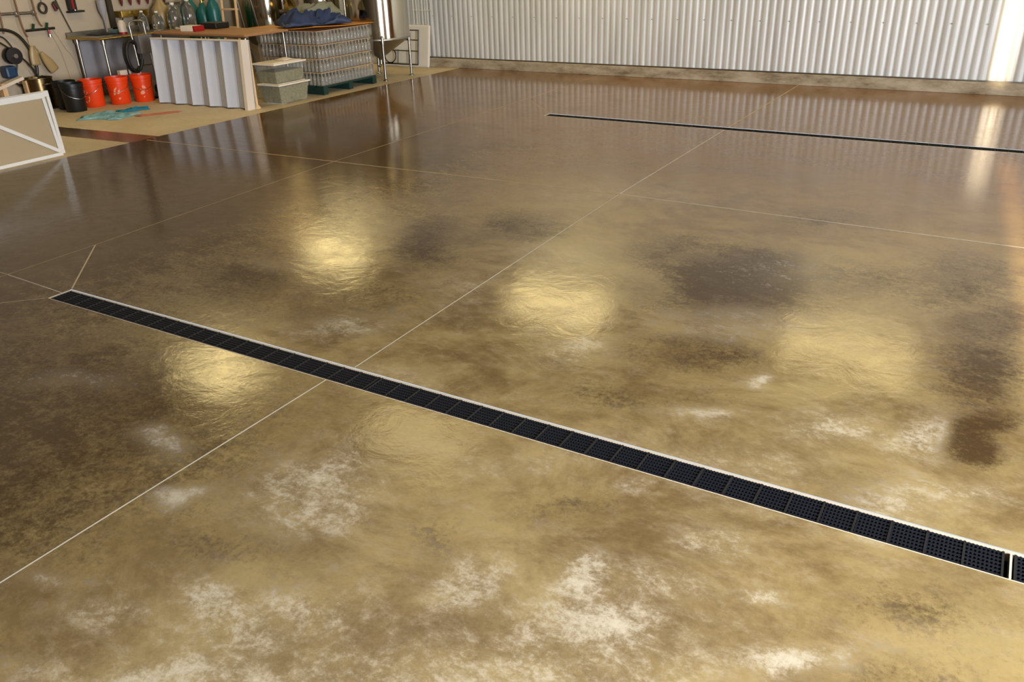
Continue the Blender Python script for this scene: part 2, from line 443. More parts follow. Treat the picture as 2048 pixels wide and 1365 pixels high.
    ca.data.foreach_set('color', arr.ravel())
    o = bpy.data.objects.new('floor', me); C.objects.link(o); return struct(o)
build_floor()

# ---------------------------------------------------------------- drains
def serrated_bar(L, w=.0128, pitch=.0125):
    mb = MB(); bm = mb.b; n = max(2, int(L/(pitch/2))); prev = None
    for i in range(n+1):
        x = L*i/n; t = .0022 if i % 2 else -.0022; hw = w/2-.0005+t
        ring = [bm.verts.new((x, -hw, .03)), bm.verts.new((x, hw, .03)), bm.verts.new((x, hw-.002, 0)), bm.verts.new((x, -hw+.002, 0))]
        if prev:
            for a in range(4): bm.faces.new((prev[a], prev[(a+1) % 4], ring[(a+1) % 4], ring[a]))
        else: bm.faces.new(ring)
        prev = ring
    bm.faces.new(prev[::-1]); return mb
def drain(idx, d, label, sections):
    gm = M['grate'] if idx == 0 else M['fargrate']
    x0, x1, y0, y1 = d
    t = thing('floor_drain', label, 'drain', (x0, y0, -.12))
    def L(o): o.location = (-x0, -y0, .12); return o
    ch = MB(); ch.box(x0, x1, y0, y1, -.12, -.11); ch.box(x0, x0+.004, y0, y1, -.11, -.004); ch.box(x1-.004, x1, y0, y1, -.11, -.004)
    ch.box(x0, x1, y0, y0+.004, -.11, -.004); ch.box(x0, x1, y1-.004, y1, -.11, -.004)
    L(ch.build('channel', M['channel'], t))
    rm = MB(); rw, nw = .017, .003
    rm.box(x0, x1, y1-rw, y1, -.035, -.0035); rm.box(x0, x1, y0, y0+nw, -.035, .0012); rm.box(x0, x0+.018, y0+nw, y1-rw, -.035, .0012)
    L(rm.build('rim', M['rim'], t))
    gy0, gy1 = y0+nw+.0005, y1-rw-.001
    lg = MB()
    lg.box(x0+.018, x1, gy0, gy0+.003, -.06, -.036); lg.box(x0+.018, x1, gy1-.003, gy1, -.06, -.036)
    L(lg.build('ledge', M['channel'], t))
    for (a, b, lab) in sections:
        g = thing('drain_grate', lab, 'grate', (a, gy0, -.03), group='black slotted drain grates')
        o = serrated_bar(b-a).build('slotted_bar', gm, g)
        for k in range(7):
            if k: o = o.copy(); C.objects.link(o); o.parent = g
            o.location = (0, .008+k*(gy1-gy0-.016)/6, 0)
        n = round((b-a)/.1134)
        o = MB().box(-.0035, .0035, 0, gy1-gy0, 0, .0315).build('cross_rib', M['rib'], g)
        for k in range(n+1):
            if k: o = o.copy(); C.objects.link(o); o.parent = g
            o.location = (.004+(b-a-.008)*k/n, 0, 0)
drain(0, DRAINS[0], 'long narrow floor drain in the foreground with pale rim', [
    (-4.858, -2.372, 'black slotted grate at the left end of the near drain'),
    (-2.362, .293, 'black slotted grate crossing the middle of the near drain'),
    (.321, 2.94, 'black slotted grate just past the white gap at the right edge')])
drain(1, DRAINS[1], 'narrow floor drain farther back, near the corrugated wall', [
    (-4.818, -2.305, 'black slotted grate at the left end of the far drain'),
    (-2.299, .22, 'black slotted grate along the right part of the far drain'),
    (.226, 2.94, 'black slotted grate at the far drain end by the right edge')])
# white divider between the second and third near grates
# ---------------------------------------------------------------- room shell
def corrugated(name, x0, x1, y, z0, z1, pitch=.1, amp=.0065):
    mb = MB(); n = int((x1-x0)/pitch*10); rows = []
    for z in (z0, z1):
        rows.append([mb.b.verts.new((x0+(x1-x0)*i/n, y+amp*(math.cos(2*PI*i/10)+.25*math.cos(4*PI*i/10)), z)) for i in range(n+1)])
    for i in range(n): mb.b.faces.new((rows[0][i], rows[0][i+1], rows[1][i+1], rows[1][i]))
    return mb.build(name, M['galv'], smooth=True)
w = corrugated('wall_far', LX, RX, WY+.03, .155, 4.0); struct(w)
struct(MB().box(LX, RX, WY+.06, WY+.16, 0, CEIL).build('wall_far_backing', M['darkwall'])).name = 'wall_far_upper'
up = struct(MB().box(LX, RX, WY+.02, WY+.058, 4.0, CEIL).build('wall_far_boards', M['darkwall']))
curb = MB()
curb.box(LX, RX, WY-.03, WY+.058, 0, .150)
o = curb.build('baseboard_far', M['curb'], bevel=.006); struct(o)
fl_ = MB().box(LX, RX, WY-.012, WY+.012, .150, .168).build('trim_1', M['dull']); struct(fl_)
# sheet screws in a row
sc = MB()
x = LX+3.2
while x < RX:
    sc.lathe([(.007,0),(.007,.004),(.004,.007)], (0,0,0), 8, Matrix.Translation((x, WY+.03-.0175, .83)) @ Matrix.Rotation(PI/2, 4, 'X')); x += .4
struct(sc.build('trim_2', M['dull']))
struct(MB().box(LX-.12, LX, BY, WY+.16, 0, CEIL).build('wall_left', M['drywall']))
struct(MB().box(LX-.12, RX+.12, BY-.12, WY+.16, CEIL, CEIL+.1).build('ceiling', M['ceiling']))
# back wall with a narrow gap that lets the low sun in
S0, S1 = .915, 1.025
struct(MB().box(LX, S0, BY-.12, BY, 0, CEIL).box(S1, RX, BY-.12, BY, 0, CEIL).box(S0, S1, BY-.12, BY, 5.1, CEIL).box(S0, S1, BY-.12, BY, 3.05, 4.02).build('wall_back', M['darkwall']))
# right wall with a wide door opening
OZ = 3.6; OPEN = [(5.8, 8.0), (-.9, 1.9)]
struct(MB().box(RX, RX+.12, BY, -.9, 0, CEIL).box(RX, RX+.12, 1.9, 5.8, 0, CEIL).box(RX, RX+.12, 8.0, WY+.16, 0, CEIL).box(RX, RX+.12, -.9, 1.9, OZ, CEIL).box(RX, RX+.12, 5.8, 8.0, OZ, CEIL).build('wall_right', M['ply']))

# ---------------------------------------------------------------- tanks along the far wall
def tank(x, y, label, manway):
    t = thing('fermentation_tank', label, 'tank', (x, y, 0))
    r = .5
    b = MB(); b.lathe([(r,.62),(r,1.7),(r*.97,1.78),(r*.8,1.9),(r*.4,1.99),(.06,2.0)], n=56, cap0=False)
    b.build('tank_body', M['tank'], t, smooth=True)
    c = MB(); c.lathe([(.03,.27),(.05,.31),(r-.01,.6),(r+.004,.605),(r+.004,.625),(r,.63)], n=56, cap1=False)
    c.build('cone_bottom', M['dull'], t, smooth=True)
    for k in range(4):
        a = PI/4+k*PI/2; lx, ly = .48*math.cos(a), .48*math.sin(a)
        l = MB(); l.tube([(lx,ly,.02),(lx,ly,.60)], .02, 12); l.lathe([(.03,.54),(.034,.6),(.03,.66),(.01,.70)], (lx,ly,0), 12)
        lg = l.build('leg', M['steel'], t, smooth=True)
        MB().lathe([(.04,0),(.04,.012),(.018,.03)], (lx,ly,0), 16).build('foot_pad', M['steel'], lg, smooth=True)
    v = MB(); v.tube([(0,0,.3),(0,0,.2),(.0,-.05,.17)], .022, 10); v.build('outlet_pipe', M['steel'], t, smooth=True)
    if manway:
        a = R(-118); Mx = Matrix.Translation((math.cos(a)*.5, math.sin(a)*.5, 1.02)) @ Matrix.Rotation(a, 4, 'Z') @ Matrix.Rotation(PI/2, 4, 'Y')
        m = MB(); m.lathe([(.21,-.06),(.21,.05),(.19,.06),(.185,.04),(.10,.075),(.02,.08)], n=36, mtx=Mx)
        mw = m.build('manway_door', M['brass'], t, smooth=True)  # brassy colour stands in for the gold reflection on the steel door
        h = MB(); h.box(-.02,.02,-.26,.26,.075,.095, Mx); h.box(-.26,.26,-.02,.02,.075,.095, Mx); h.lathe([(.035,.09),(.035,.13),(.012,.15)], n=12, mtx=Mx)
        h.build('clamp_bar', M['dull'], mw)
    return t
tank(-8.92, 10.87, 'tall stainless cone-bottom tank, rightmost of three, legs clear of the pallet', False)
tank(-10.15, 10.87, 'stainless tank with round manway door, middle of the three tanks', True)
tank(-11.37, 10.87, 'leftmost stainless tank, standing behind the wooden table and ladder', False)
for i, (x, lab) in enumerate(((-9.64, 'thin steel pipe rising between the right and middle tanks, left one'), (-9.50, 'thin steel pipe rising between the right and middle tanks, right one'), (-10.72, 'grey steel riser pipe between the left and middle tanks'))):
    r = .012 if i < 2 else .035
    tag(MB().tube([(x, 11.5 if i<2 else 10.9, 0), (x, 11.5 if i<2 else 10.9, 2.6)], r, 10).build('riser_pipe', M['dull'], smooth=True), lab, 'pipe')

# ---------------------------------------------------------------- pallet of wrapped bottles
PX0, PX1, PY0, PY1 = -9.78, -8.58, 9.10, 10.30
t = thing('shipping_pallet', 'dark green pallet under the wrapped bottles', 'pallet', (PX1, PY0, 0))
d = MB()
for k in range(7): d.box(PX0+k*.1775, PX0+k*.1775+.135, PY0, PY1, .098, .12)
o = d.build('deck', M['pallet'], t); o.location = (-PX1, -PY0, 0)
for yy in (PY0, (PY0+PY1)/2-.045, PY1-.09):
    o = MB().box(PX0, PX1, yy, yy+.09, .0, .098).build('stringer', M['pallet'], t); o.location = (-PX1, -PY0, 0)
HB = .172; TIER = .188
bo = MB(); bo.lathe([(.026,0),(.031,.004),(.031,.088),(.028,.108),(.0135,.132),(.0125,.160),(.0145,.162),(.0145,HB)], n=12)
bottle0 = bo.build('glass_bottle', M['bottle'], smooth=True)
names = ['bottom', 'second', 'third', 'top']
first = True
for lay in range(4):
    z = .122+lay*TIER
    sheet = MB().box(PX0+.02, PX1-.02, PY0+.02, PY1-.02, z+HB+.001, z+HB+.009).build('tier_sheet', M['woodpale'], bevel=.003)
    tag(sheet, 'thin tan sheet laid over the %s layer of bottles' % names[lay], 'tier sheet', 'tier sheets between the bottle layers')
    n = 16; st = (PX1-PX0-.10)/(n-1)
    pos = [(PX0+.05+i*st, PY0+.05) for i in range(n)]+[(PX1-.05, PY0+.05+i*st) for i in range(1, n)]
    for (x, y) in pos:
        if first: b = bottle0; first = False
        else: b = bottle0.copy(); C.objects.link(b)
        b.location = (x, y, z)
        tag(b, 'clear glass bottle in the %s layer on the pallet' % names[lay], 'bottle', 'glass bottles in the %s wrapped layer' % names[lay])
    # wrap: one bulging sleeve per layer
    def ringpts(off, zz):
        pts = []
        for (cx, cy, a0) in ((PX1-.03, PY0+.03, -90), (PX1-.03, PY1-.03, 0), (PX0+.03, PY1-.03, 90), (PX0+.03, PY0+.03, 180)):
            for q in range(5): pts.append((cx+(.035+off)*math.cos(R(a0+q*22.5)), cy+(.035+off)*math.sin(R(a0+q*22.5)), zz))
        return pts
    wm = MB(); rows = []
    for q in range(7):
        s_ = q/6; rows.append([wm.b.verts.new(p) for p in ringpts(.014*math.sin(PI*s_)**.6, z+.001+s_*(TIER-.006))])
    for q in range(6):
        for j in range(20): wm.b.faces.new((rows[q][j], rows[q][(j+1) % 20], rows[q+1][(j+1) % 20], rows[q+1][j]))
    tag(wm.build('plastic_wrap', M['wrap'], smooth=True), 'clear shrink wrap around the %s layer of bottles' % names[lay], 'plastic wrap', 'shrink wrap sleeves on the bottle pallet')
# warped orange-brown board on the stack, with tarp
ZT = .122+4*TIER
def boardf(u, v):
    x = -9.86+1.32*u; y = 9.03+1.30*v
    z = ZT+.006+.055*max(0, u-.45)**1.5*(1-v)**2*2.2+.02*math.sin(u*5+1)*(1-v)*.3+.012
    return (x, y, z)
tag(MB().grid(boardf, 24, 12).build('plywood_sheet', M['board'], smooth=True, solid=.012), 'thin warped orange-brown sheet covering the bottle stack', 'board')
def tarpf(cx, cy, a, L, W, H, seed):
    def f(u, v):
        x = (u-.5)*L; y = (v-.5)*W*(1-.25*abs(math.sin(u*6+seed)))
        e = min(u, 1-u, v, 1-v)*4; e = min(1, e)
        n = noise.noise(Vector((u*3.2+seed, v*3.0, seed)))+.75*noise.noise(Vector((u*7, v*6, seed+4)))+.35*noise.noise(Vector((u*15, v*12, seed)))
        z = H*(e**.5)*(.55+.65*n)+ .004
        ca, sa = math.cos(a), math.sin(a)
        return (cx+x*ca-y*sa, cy+x*sa+y*ca, max(.004, z))
    return f
TB = ZT+.052
t = thing('folded_tarp', 'crumpled blue tarp heaped on the orange-brown sheet', 'tarp', (0,0,0))
f = tarpf(-9.0, 9.5, R(62), 1.0, .6, .24, 3.7)
MB().grid(lambda u, v: (lambda p: (p[0], p[1], p[2]+TB))(f(u, v)), 34, 24).build('blue_cloth', M['tarp'], t, smooth=True, solid=.006)
f2 = tarpf(-9.05, 9.68, R(58), .72, .36, .17, 5.2)
MB().grid(lambda u, v: (lambda p: (p[0], p[1], p[2]+TB+.13))(f2(u, v)), 26, 16).build('grey_lining', M['tarpgrey'], t, smooth=True, solid=.006)

# ---------------------------------------------------------------- totes
def tote(label, x, y, z, fill, rz=0):
    t = thing('storage_tote', label, 'storage bin', (x, y, z), rz, 'clear storage bins stacked beside the white panel')
    L, W, H = .38, .58, .25      # x, y, height
    def ring(k, zz): return [(-L/2*k, -W/2*k, zz), (L/2*k, -W/2*k, zz), (L/2*k, W/2*k, zz), (-L/2*k, W/2*k, zz)]
    b = MB(); b.hexa(ring(.86, .0)+ring(1, H)); b.build('bin_body', M['tote'], t, bevel=.012)
    g = MB(); k1 = .86+.14*fill; g.hexa(ring(.84, .006)+ring(k1-.02, H*fill)); g.build('pellets', M['grain'], t, bevel=.008)
    l = MB(); l.box(-L/2-.018, L/2+.018, -W/2-.018, W/2+.018, H, H+.014); l.box(-L/2-.018, L/2+.018, -W/2-.018, W/2+.018, H-.008, H+.002); l.box(-L/2+.03, L/2-.03, -W/2+.03, W/2-.03, H+.014, H+.022)
    l.build('lid', M['totelid'], t, bevel=.005)
tote('lower clear bin full of green pellets, standing on the concrete', -8.77, 8.53, 0, .93)
tote('upper clear bin half full of green pellets, on top of the other bin', -8.785, 8.51, .272, .62, 0)
tag(MB().grid(lambda u, v: (-8.88+.2*u, 8.5+.22*v, .549+.028*math.sin(PI*u)*math.sin(PI*v)), 8, 8).build('paper_scrap', M['cream'], smooth=True, solid=.003), 'crumpled cream paper lying on the upper bin lid', 'paper')
tag(MB().box(-9.35, -9.12, 8.55, 8.8, 0, .12).box(-9.34,-9.13,8.56,8.79,.12,.36).build('carton', M['paper'], bevel=.004), 'small white carton on the floor behind the clear bins', 'carton')

# ---------------------------------------------------------------- white louvred panel and wooden table
t = thing('slatted_panel', 'tall white panel with five angled vertical slats, leaning on the wooden table', 'panel', (-10.38, 7.66, 0))
xa, xb, H = 0.0, 1.69, .885
ang = math.atan2(.09, 1.69)
Mx = Matrix.Rotation(ang, 4, 'Z') @ Matrix.Rotation(R(-4.5), 4, 'X')
p = MB(); p.box(xa, xb, .12, .135, .0, H, Mx); p.build('backing_sheet', M['whitep'], t)
w5 = (xb-.055)/5
for k in range(5):
    x0 = k*w5
    s = MB()
    pts = [(x0, .0), (x0+.008, .0), (x0+.105, .085), (x0+.13, .092), (x0+w5-.001, .004), (x0+w5-.001, .118), (x0, .118)]
    bot = [s.b.verts.new(Mx @ Vector((x, y, .02))) for x, y in pts]; top = [s.b.verts.new(Mx @ Vector((x, y, H-.02))) for x, y in pts]
    s.b.faces.new(bot); s.b.faces.new(top[::-1])
    for i in range(7): s.b.faces.new((bot[i], bot[(i+1) % 7], top[(i+1) % 7], top[i]))
    s.build('slat', M['whitep'], t)
o = MB().box(xb-.055, xb, -.012, .135, 0, H, Mx).build('end_stile', M['cream'], t, bevel=.003); o['label'] = 'cream coloured end strip'
MB().box(xa, xb-.055, -.005, .135, H-.018, H+.0, Mx).build('top_rail', M['cream'], t, bevel=.002)
t = thing('work_table', 'wooden-topped table behind the white slatted panel', 'table', (-9.94, 8.57, 0))
MB().box(-.93, .93, -.40, .42, .875, .905).build('tabletop', M['wood'], t, bevel=.004)
o = MB().box(-.93,.93,.36,.41,.855,.874).box(-.91,.91,-.36,-.32,.855,.874).build('apron', M['dull'], t)
for sx in (-.86, .87):
    for sy in (-.34, .37):
        l = MB().tube([(sx, sy, .02), (sx, sy, .875)], .018, 10).build('leg', M['steel'], t, smooth=True)
        MB().lathe([(.03,0),(.03,.014),(.018,.022)], (sx, sy, 0), 12).build('foot_cap', M['blackplastic'], l)
# pale pole beside the panel
t = thing('wooden_post', 'pale wooden post on a small foot at the right end of the white panel', 'post', (-8.72, 7.93, 0))
MB().tube([(0,0,.02),(-.015,.03,.86)], .018, 12).build('post', M['woodpale'], t, smooth=True)
MB().lathe([(.05,0),(.05,.012),(.03,.035),(.018,.05)], n=18).build('foot', M['woodpale'], t, smooth=True)
# things on wooden table
t = thing('cardboard_box', 'flat white box with a red end on the wooden table', 'box', (-10.33, 8.42, .905), R(4))
MB().box(-.14, .10, -.09, .09, 0, .075).build('box', M['paper'], t, bevel=.004)
MB().box(.101, .15, -.088, .088, 0, .074).build('box_end', M['red'], t, bevel=.003)
tag(MB().box(-10.5, -10.18, 8.72, 8.98, .905, .99).build('black_case', M['blackplastic'], bevel=.012), 'low black case behind the white and red box', 'case')

# ---------------------------------------------------------------- teal cylinders and ladder
def cyl(x, y, r, h, label):
    t = thing('gas_cylinder', label, 'gas cylinder', (x, y, 0), 0, 'teal gas cylinders by the ladder')
    MB().lathe([(r*.92,0),(r,.03),(r,h*.82),(r*.86,h*.9),(r*.45,h*.96),(r*.3,h)], n=28).build('cylinder_body', M['teal'], t, smooth=True)
    v = MB(); v.lathe([(.022,h),(.022,h+.05),(.03,h+.05),(.03,h+.08)], n=12); v.tube([(0,0,h+.04),(.07,0,h+.04)], .012, 8)
    v.build('valve', M['brass'], t, smooth=True)
cyl(-11.72, 9.62, .115, 1.24, 'teal gas cylinder nearest the left wall')
cyl(-11.485, 9.64, .115, 1.20, 'teal gas cylinder in the middle of the row')
cyl(-11.24, 9.64, .105, 1.30, 'darker teal gas cylinder right beside the ladder')
t = thing('step_ladder', 'narrow wooden step ladder standing beside the teal cylinders', 'ladder', (-10.93, 9.72, 0))
for sx in (-.17, .17):
    MB().tube([(sx, -.12, 0), (sx*.86, .05, 2.1)], .022, 8).build('front_rail', M['woodpale'], t)
    MB().tube([(sx+.09, .45, 0), (sx*.86+.03, .09, 2.1)], .016, 8).build('rear_rail', M['dull'], t)
for k in range(7):
    z = .28+k*.27; f_ = z/2.1
    MB().box(-.17, .17, -.12+.17*f_-.03, -.12+.17*f_+.04, z, z+.024).build('rung', M['woodpale'], t)
MB().box(-.17,.2,.02,.14,2.09,2.12).build('top_cap', M['woodpale'], t)

# ---------------------------------------------------------------- steel bench on the left wall
t = thing('steel_bench', 'stainless bench along the left wall with shiny rolled edge', 'workbench', (-11.57, 8.5, 0))
Lh, Wh = .98, .37
MB().box(-Wh, Wh, -Lh, Lh, .85, .87).build('bench_top', M['dull'], t, bevel=.006)
e = MB(); e.tube([(-Wh,-Lh,.858),(Wh,-Lh,.858),(Wh,Lh,.858)], .016, 10); e.build('rolled_edge', M['brass'], t, smooth=True)
for sx, sy in ((.31,-.90),(.31,.90),(-.30,-.90),(-.30,.90)):
    l = MB(); l.tube([(sx,sy,.02),(sx,sy,.85)], .02, 10); l.lathe([(.035,.78),(.035,.84),(.022,.85)], (sx,sy,0), 12)
    lg = l.build('leg', M['steel'], t, smooth=True)
    MB().lathe([(.03,0),(.03,.02),(.02,.03)], (sx,sy,0), 12).build('foot', M['blackplastic'], lg)
MB().box(-Wh-.02, -Wh, -Lh, Lh, .87, .93).build('splashback', M['dull'], t)
MB().box(-.345, -.335, -.88, .88, .16, .80).build('back_sheet', M['greysheet'], t)
def jug(x, y, label, r=.10, h=.34, handle=True):
    t = thing('glass_jug', label, 'jug', (x, y, .871), random.uniform(-1,1), 'clear jugs on the steel bench')
    MB().lathe([(r*.9,0),(r,.02),(r,h*.62),(r*.75,h*.78),(r*.3,h*.9),(r*.28,h)], n=24, cap1=False).build('jug_body', M['glass'], t, smooth=True)
    MB().lathe([(r*.32,h*.96),(r*.32,h*1.04)], n=16).build('cap', M['paper'], t, smooth=True)
    if handle: MB().tube(spline([(r*.3,0,h*.92),(r*.9,0,h*.86),(r*.95,0,h*.66)], 5), .009, 8).build('handle', M['glass'], t, smooth=True)
jug(-11.66, 8.62, 'clear pitcher on the steel bench just behind the chrome cart handle', .075, .27)
jug(-11.42, 8.70, 'clear jug right of the pitcher on the steel bench', .08, .26)
jug(-11.34, 8.95, 'clear jug in the middle of the row on the steel bench', .10, .36)
jug(-11.30, 9.20, 'clear jug second from the teal cylinders', .10, .40)
jug(-11.52, 9.33, 'clear jug standing closest to the teal cylinders', .11, .42)
tag(MB().box(-11.78,-11.58,8.10,8.28,.871,.925).build('plastic_tray', M['tealgrey'], bevel=.01), 'small blue-grey tray near the front of the steel bench', 'tray')
tag(MB().grid(lambda u,v:(-11.90+.28*u, 7.78+.3*v, .876+.03*math.sin(PI*u)*math.sin(PI*v)), 8, 8).build('black_cloth', M['blackplastic'], smooth=True, solid=.006), 'black cloth lying left of the blue-grey tray', 'cloth')
t = thing('plastic_jar', 'cream jar with a red base band on the steel bench', 'jar', (-11.45, 8.09, .871))
MB().lathe([(.058,0),(.058,.03)], n=20).build('base_band', M['red'], t, smooth=True)
MB().lathe([(.056,.03),(.056,.15),(.04,.165),(.04,.19)], n=20).build('jar_body', M['cream'], t, smooth=True)

# hand cart in front of the bench
t = thing('hand_cart', 'chrome tube hand cart holding a grey box in front of the bench', 'cart', (-10.98, 8.07, 0))
fr = MB(); fr.tube([(-.06,-.12,.05)]+spline([(-.10,-.12,.95),(-.105,-.115,1.03),(-.105,-.06,1.06),(-.105,.06,1.06),(-.105,.115,1.03),(-.10,.12,.95)],5)+[(-.06,.12,.05)], .014, 10)
fr.build('frame', M['steel'], t, smooth=True)
MB().tube([(-.10,-.12,.82),(-.10,.12,.82)], .010, 8).build('cross_bar', M['steel'], t, smooth=True); MB().tube([(-.08,-.12,.45),(-.08,.12,.45)], .010, 8).build('cross_bar', M['steel'], t, smooth=True)
MB().box(-.08, .02, -.10, .13, .62, .87).build('grey_box', M['greybox'], t, bevel=.006)
MB().box(-.10, .16, -.14, .14, .03, .045).build('toe_plate', M['dull'], t)
for sy in (-.16, .16):
    MB().lathe([(.07,-.02),(.08,-.01),(.08,.01),(.07,.02)], n=20, mtx=Matrix.Translation((-.12, sy, .08)) @ Matrix.Rotation(PI/2,4,'X')).build('wheel', M['blackplastic'], t, smooth=True)
t = thing('hose_coil', 'thick black hose coil hanging off the chrome hand cart', 'hose', (-11.08, 7.89, .68))
pts = []
for k in range(72):
    a = 2*PI*k/24; rr = 1+.04*math.sin(a*.33+1)
    pts.append((.02*k/24-.01, .115*rr*math.cos(a), .21*rr*math.sin(a)-.08))
MB().tube(pts, .024, 8).build('coil', M['hose'], t, smooth=True)
MB().tube(spline([(0,-.11,-.08),(.0,-.12,-.3),(.0,-.06,-.55),(.01,.02,-.66)],6), .008, 6).build('loose_end', M['hose'], t, smooth=True)
tag(MB().lathe([(.045,0),(.05,.02),(.05,.1),(.02,.14),(.018,.17)], (-10.99,8.36,0), 16).build('plastic_bottle', M['cream'], smooth=True), 'small cream bottle on the floor behind the hand cart', 'bottle')
tag(MB().box(-10.66,-10.42,7.95,8.13,.0,.24).build('maroon_crate', M['darkred'], bevel=.01), 'dark maroon crate between the last orange bucket and the white panel', 'crate')
# cream watering piece above buckets
t = thing('floor_squeegee', 'cream squeegee head and handle standing behind the orange buckets', 'squeegee', (-11.15, 7.75, 0))
MB().box(-.04,.04,-.09,.09,.34,.42).build('head', M['cream'], t, bevel=.01)
MB().tube([(0,0,0),(0,0,.34)], .014, 8).build('handle', M['woodpale'], t, smooth=True)

# ---------------------------------------------------------------- buckets
def bucket(x, y, m, label, rz, dark=False, name='plastic_bucket', h=.37, group='orange buckets in a row'):
    t = thing(name, label, 'bucket', (x, y, 0), rz, group)
    MB().lathe([(.128,0),(.130,.004),(.142,.29),(.150,.292),(.150,.305),(.144,.307),(.145,.325),(.153,.327),(.154,h),(.148,h),(.144,.33),(.126,.012)], n=40).build('bucket_body', m, t, smooth=True)
    hd = MB(); hd.tube(spline([(0,-.158,.30),(.09,-.13,.22),(.16,0,.17),(.09,.13,.22),(0,.158,.30)],6), .0035, 6)
    hd.build('handle', M['dull'], t, smooth=True)
    if not dark:
        s = MB()
        for (a0, a1, z0, z1) in ((-.38,.38,.06,.24),):
            def sf(u, v):
                a = a0+(a1-a0)*u; z = z0+(z1-z0)*v; rr = .130+.012*z/.29+.0012
                k = noise.noise(Vector((u*7+x*5, v*7, y)))
                return (rr*math.cos(a), rr*math.sin(a), z) if k > -9 else None
            s.grid(sf, 18, 14)
            dele = [f for f in s.b.faces if noise.noise(f.calc_center_median()*26+Vector((x*9, y*5, 0))) < .06 or
                    (((f.calc_center_median().z-.15)/.085)**2+(math.atan2(f.calc_center_median().y, f.calc_center_median().x)/.36)**2) > 1]
            bmesh.ops.delete(s.b, geom=dele, context='FACES')
        s.build('worn_print', M['scuff'], t)
    return t
bucket(-11.14, 7.18, M['orange'], 'orange bucket beside the black bucket, leftmost of the three', R(-75))
bucket(-10.98, 7.48, M['orange'], 'orange bucket in the middle of the three', R(-45))
bucket(-10.83, 7.77, M['orange'], 'orange bucket nearest the white slatted panel', R(-35))
bucket(-11.05, 6.83, M['blackplastic'], 'black bucket directly left of the orange buckets', 0, True, group='black buckets')
bucket(-11.37, 6.93, M['blackplastic'], 'black bucket behind and left of the other black one', 1, True, group='black buckets')
t = thing('brew_kettle', 'shiny brown steel kettle on the floor left of the black buckets', 'kettle', (-11.74, 6.80, 0))
MB().lathe([(.17,0),(.18,.01),(.18,.40),(.19,.405),(.19,.415),(.178,.415),(.172,.40),(.165,.02)], n=40).build('kettle_body', M['kettle'], t, smooth=True)
MB().lathe([(.172,.36),(.172,.385),(.06,.40),(.02,.402)], n=32).build('kettle_lid', M['steel'], t, smooth=True)
MB().tube(spline([(.18,-.05,.33),(.235,-.04,.34),(.235,.04,.34),(.18,.05,.33)],5), .009, 8).build('side_handle', M['dull'], t, smooth=True)
MB().lathe([(.19,.30),(.19,.36),(.04,.42),(.05,.50)], (-11.4,6.40,-.02), 20)

# ---------------------------------------------------------------- framed panels lower left
def gate(loc, rz, lean, label):
    t = thing('framed_panel', label, 'panel', loc, rz, None)
    Mx = Matrix.Rotation(R(lean), 4, 'Y')
    W, Hh, b_, th = .90, .655, .05, .03
    f = MB()
    f.box(-th, 0, -W, 0, 0, .035, Mx); f.box(-th, 0, -W, 0, Hh-.06, Hh, Mx); f.box(-th, 0, -.034, 0, .035, Hh-.06, Mx); f.box(-th, 0, -W, -W+.05, .035, Hh-.06, Mx)
    f.build('frame', M['whitef'], t, bevel=.003)
    MB().box(-th+.006, -th+.014, -W+.04, -.035, .03, Hh-.05, Mx).build('infill_board', M['beigep'], t)
    a, c = Vector((0, -.03, .045)), Vector((0, -W+.03, Hh-.04)); a = Vector((0,-.03,.05)); d = (c-a).normalized(); n = Vector((0, d.z, -d.y))*.018
    s = MB(); q = [a-n, a+n, c+n, c-n]
    s.hexa([Mx @ (v+Vector((-.012,0,0))) for v in q]+[Mx @ (v+Vector((.004,0,0))) for v in q]); s.build('diagonal_brace', M['whitef'], t)
gate((-8.60, 5.04, 0), R(0), -6, 'white framed beige panel with diagonal brace leaning at the left edge')
gate((-8.69, 5.12, 0), R(-1), -2, 'second white framed panel right behind the braced panel')

# ---------------------------------------------------------------- rags on the floor
def rag(name, cx, cy, a, L, W, H, seed, m, label):
    f = tarpf(cx, cy, a, L, W, H, seed)
    def g(u, v):
        p = f(u, v); k = .10*noise.noise(Vector((u*4, v*4, seed+9)))
        return (p[0]+k*.6, p[1]+k, p[2])
    tag(MB().grid(g, 26, 20).build(name, m, smooth=True, solid=.003), label, 'rag')
rag('cleaning_rag', -10.2, 6.72, R(20), .62, .52, .045, 2.2, M['rag'], 'crumpled blue and white rag on the bare concrete')
rag('cleaning_rag', -10.28, 7.16, R(70), .34, .22, .04, 6.1, M['ragblue'], 'small deep blue rag beyond the blue and white one')
rag('cleaning_rag', -9.70, 7.10, R(60), .5, .12, .012, 8.8, M['ragred'], 'thin faded red rag strip right of the blue rags')

# ---------------------------------------------------------------- foam slab, rack, wire grid at right of tanks
t = thing('foam_slab', 'white rounded foam slab leaning on the corrugated wall', 'foam slab', (-9.3, 12.02, 0))
s = MB().box(-.50, .48, 0, .05, 0, .70, Matrix.Rotation(R(-9), 4, 'X')); s.build('slab', M['foam'], t, bevel=.04)
t = thing('wire_rack', 'black wire rack standing in front of the white foam slab', 'rack', (-9.3, 11.93, 0))
Mr = Matrix.Rotation(R(-8), 4, 'X')
def rb(x0, z0, x1, z1, r=.010): return MB().tube([Mr @ Vector((x0, 0, z0)), Mr @ Vector((x1, 0, z1))], r, 6)
b_ = rb(-.45, .06, .32, .06, .014); b_.build('bottom_bar', M['blackplastic'], t)
for x_ in (.32, .12, -.12, -.42): rb(x_, .06, x_, .62 if x_ == .32 else .30, .012 if x_ == .32 else .008).build('upright', M['blackplastic'], t)
for z_ in (.28, .46, .62): rb(-.42 if z_ < .5 else .12, z_, .33, z_).build('shelf_bar', M['blackplastic'], t)
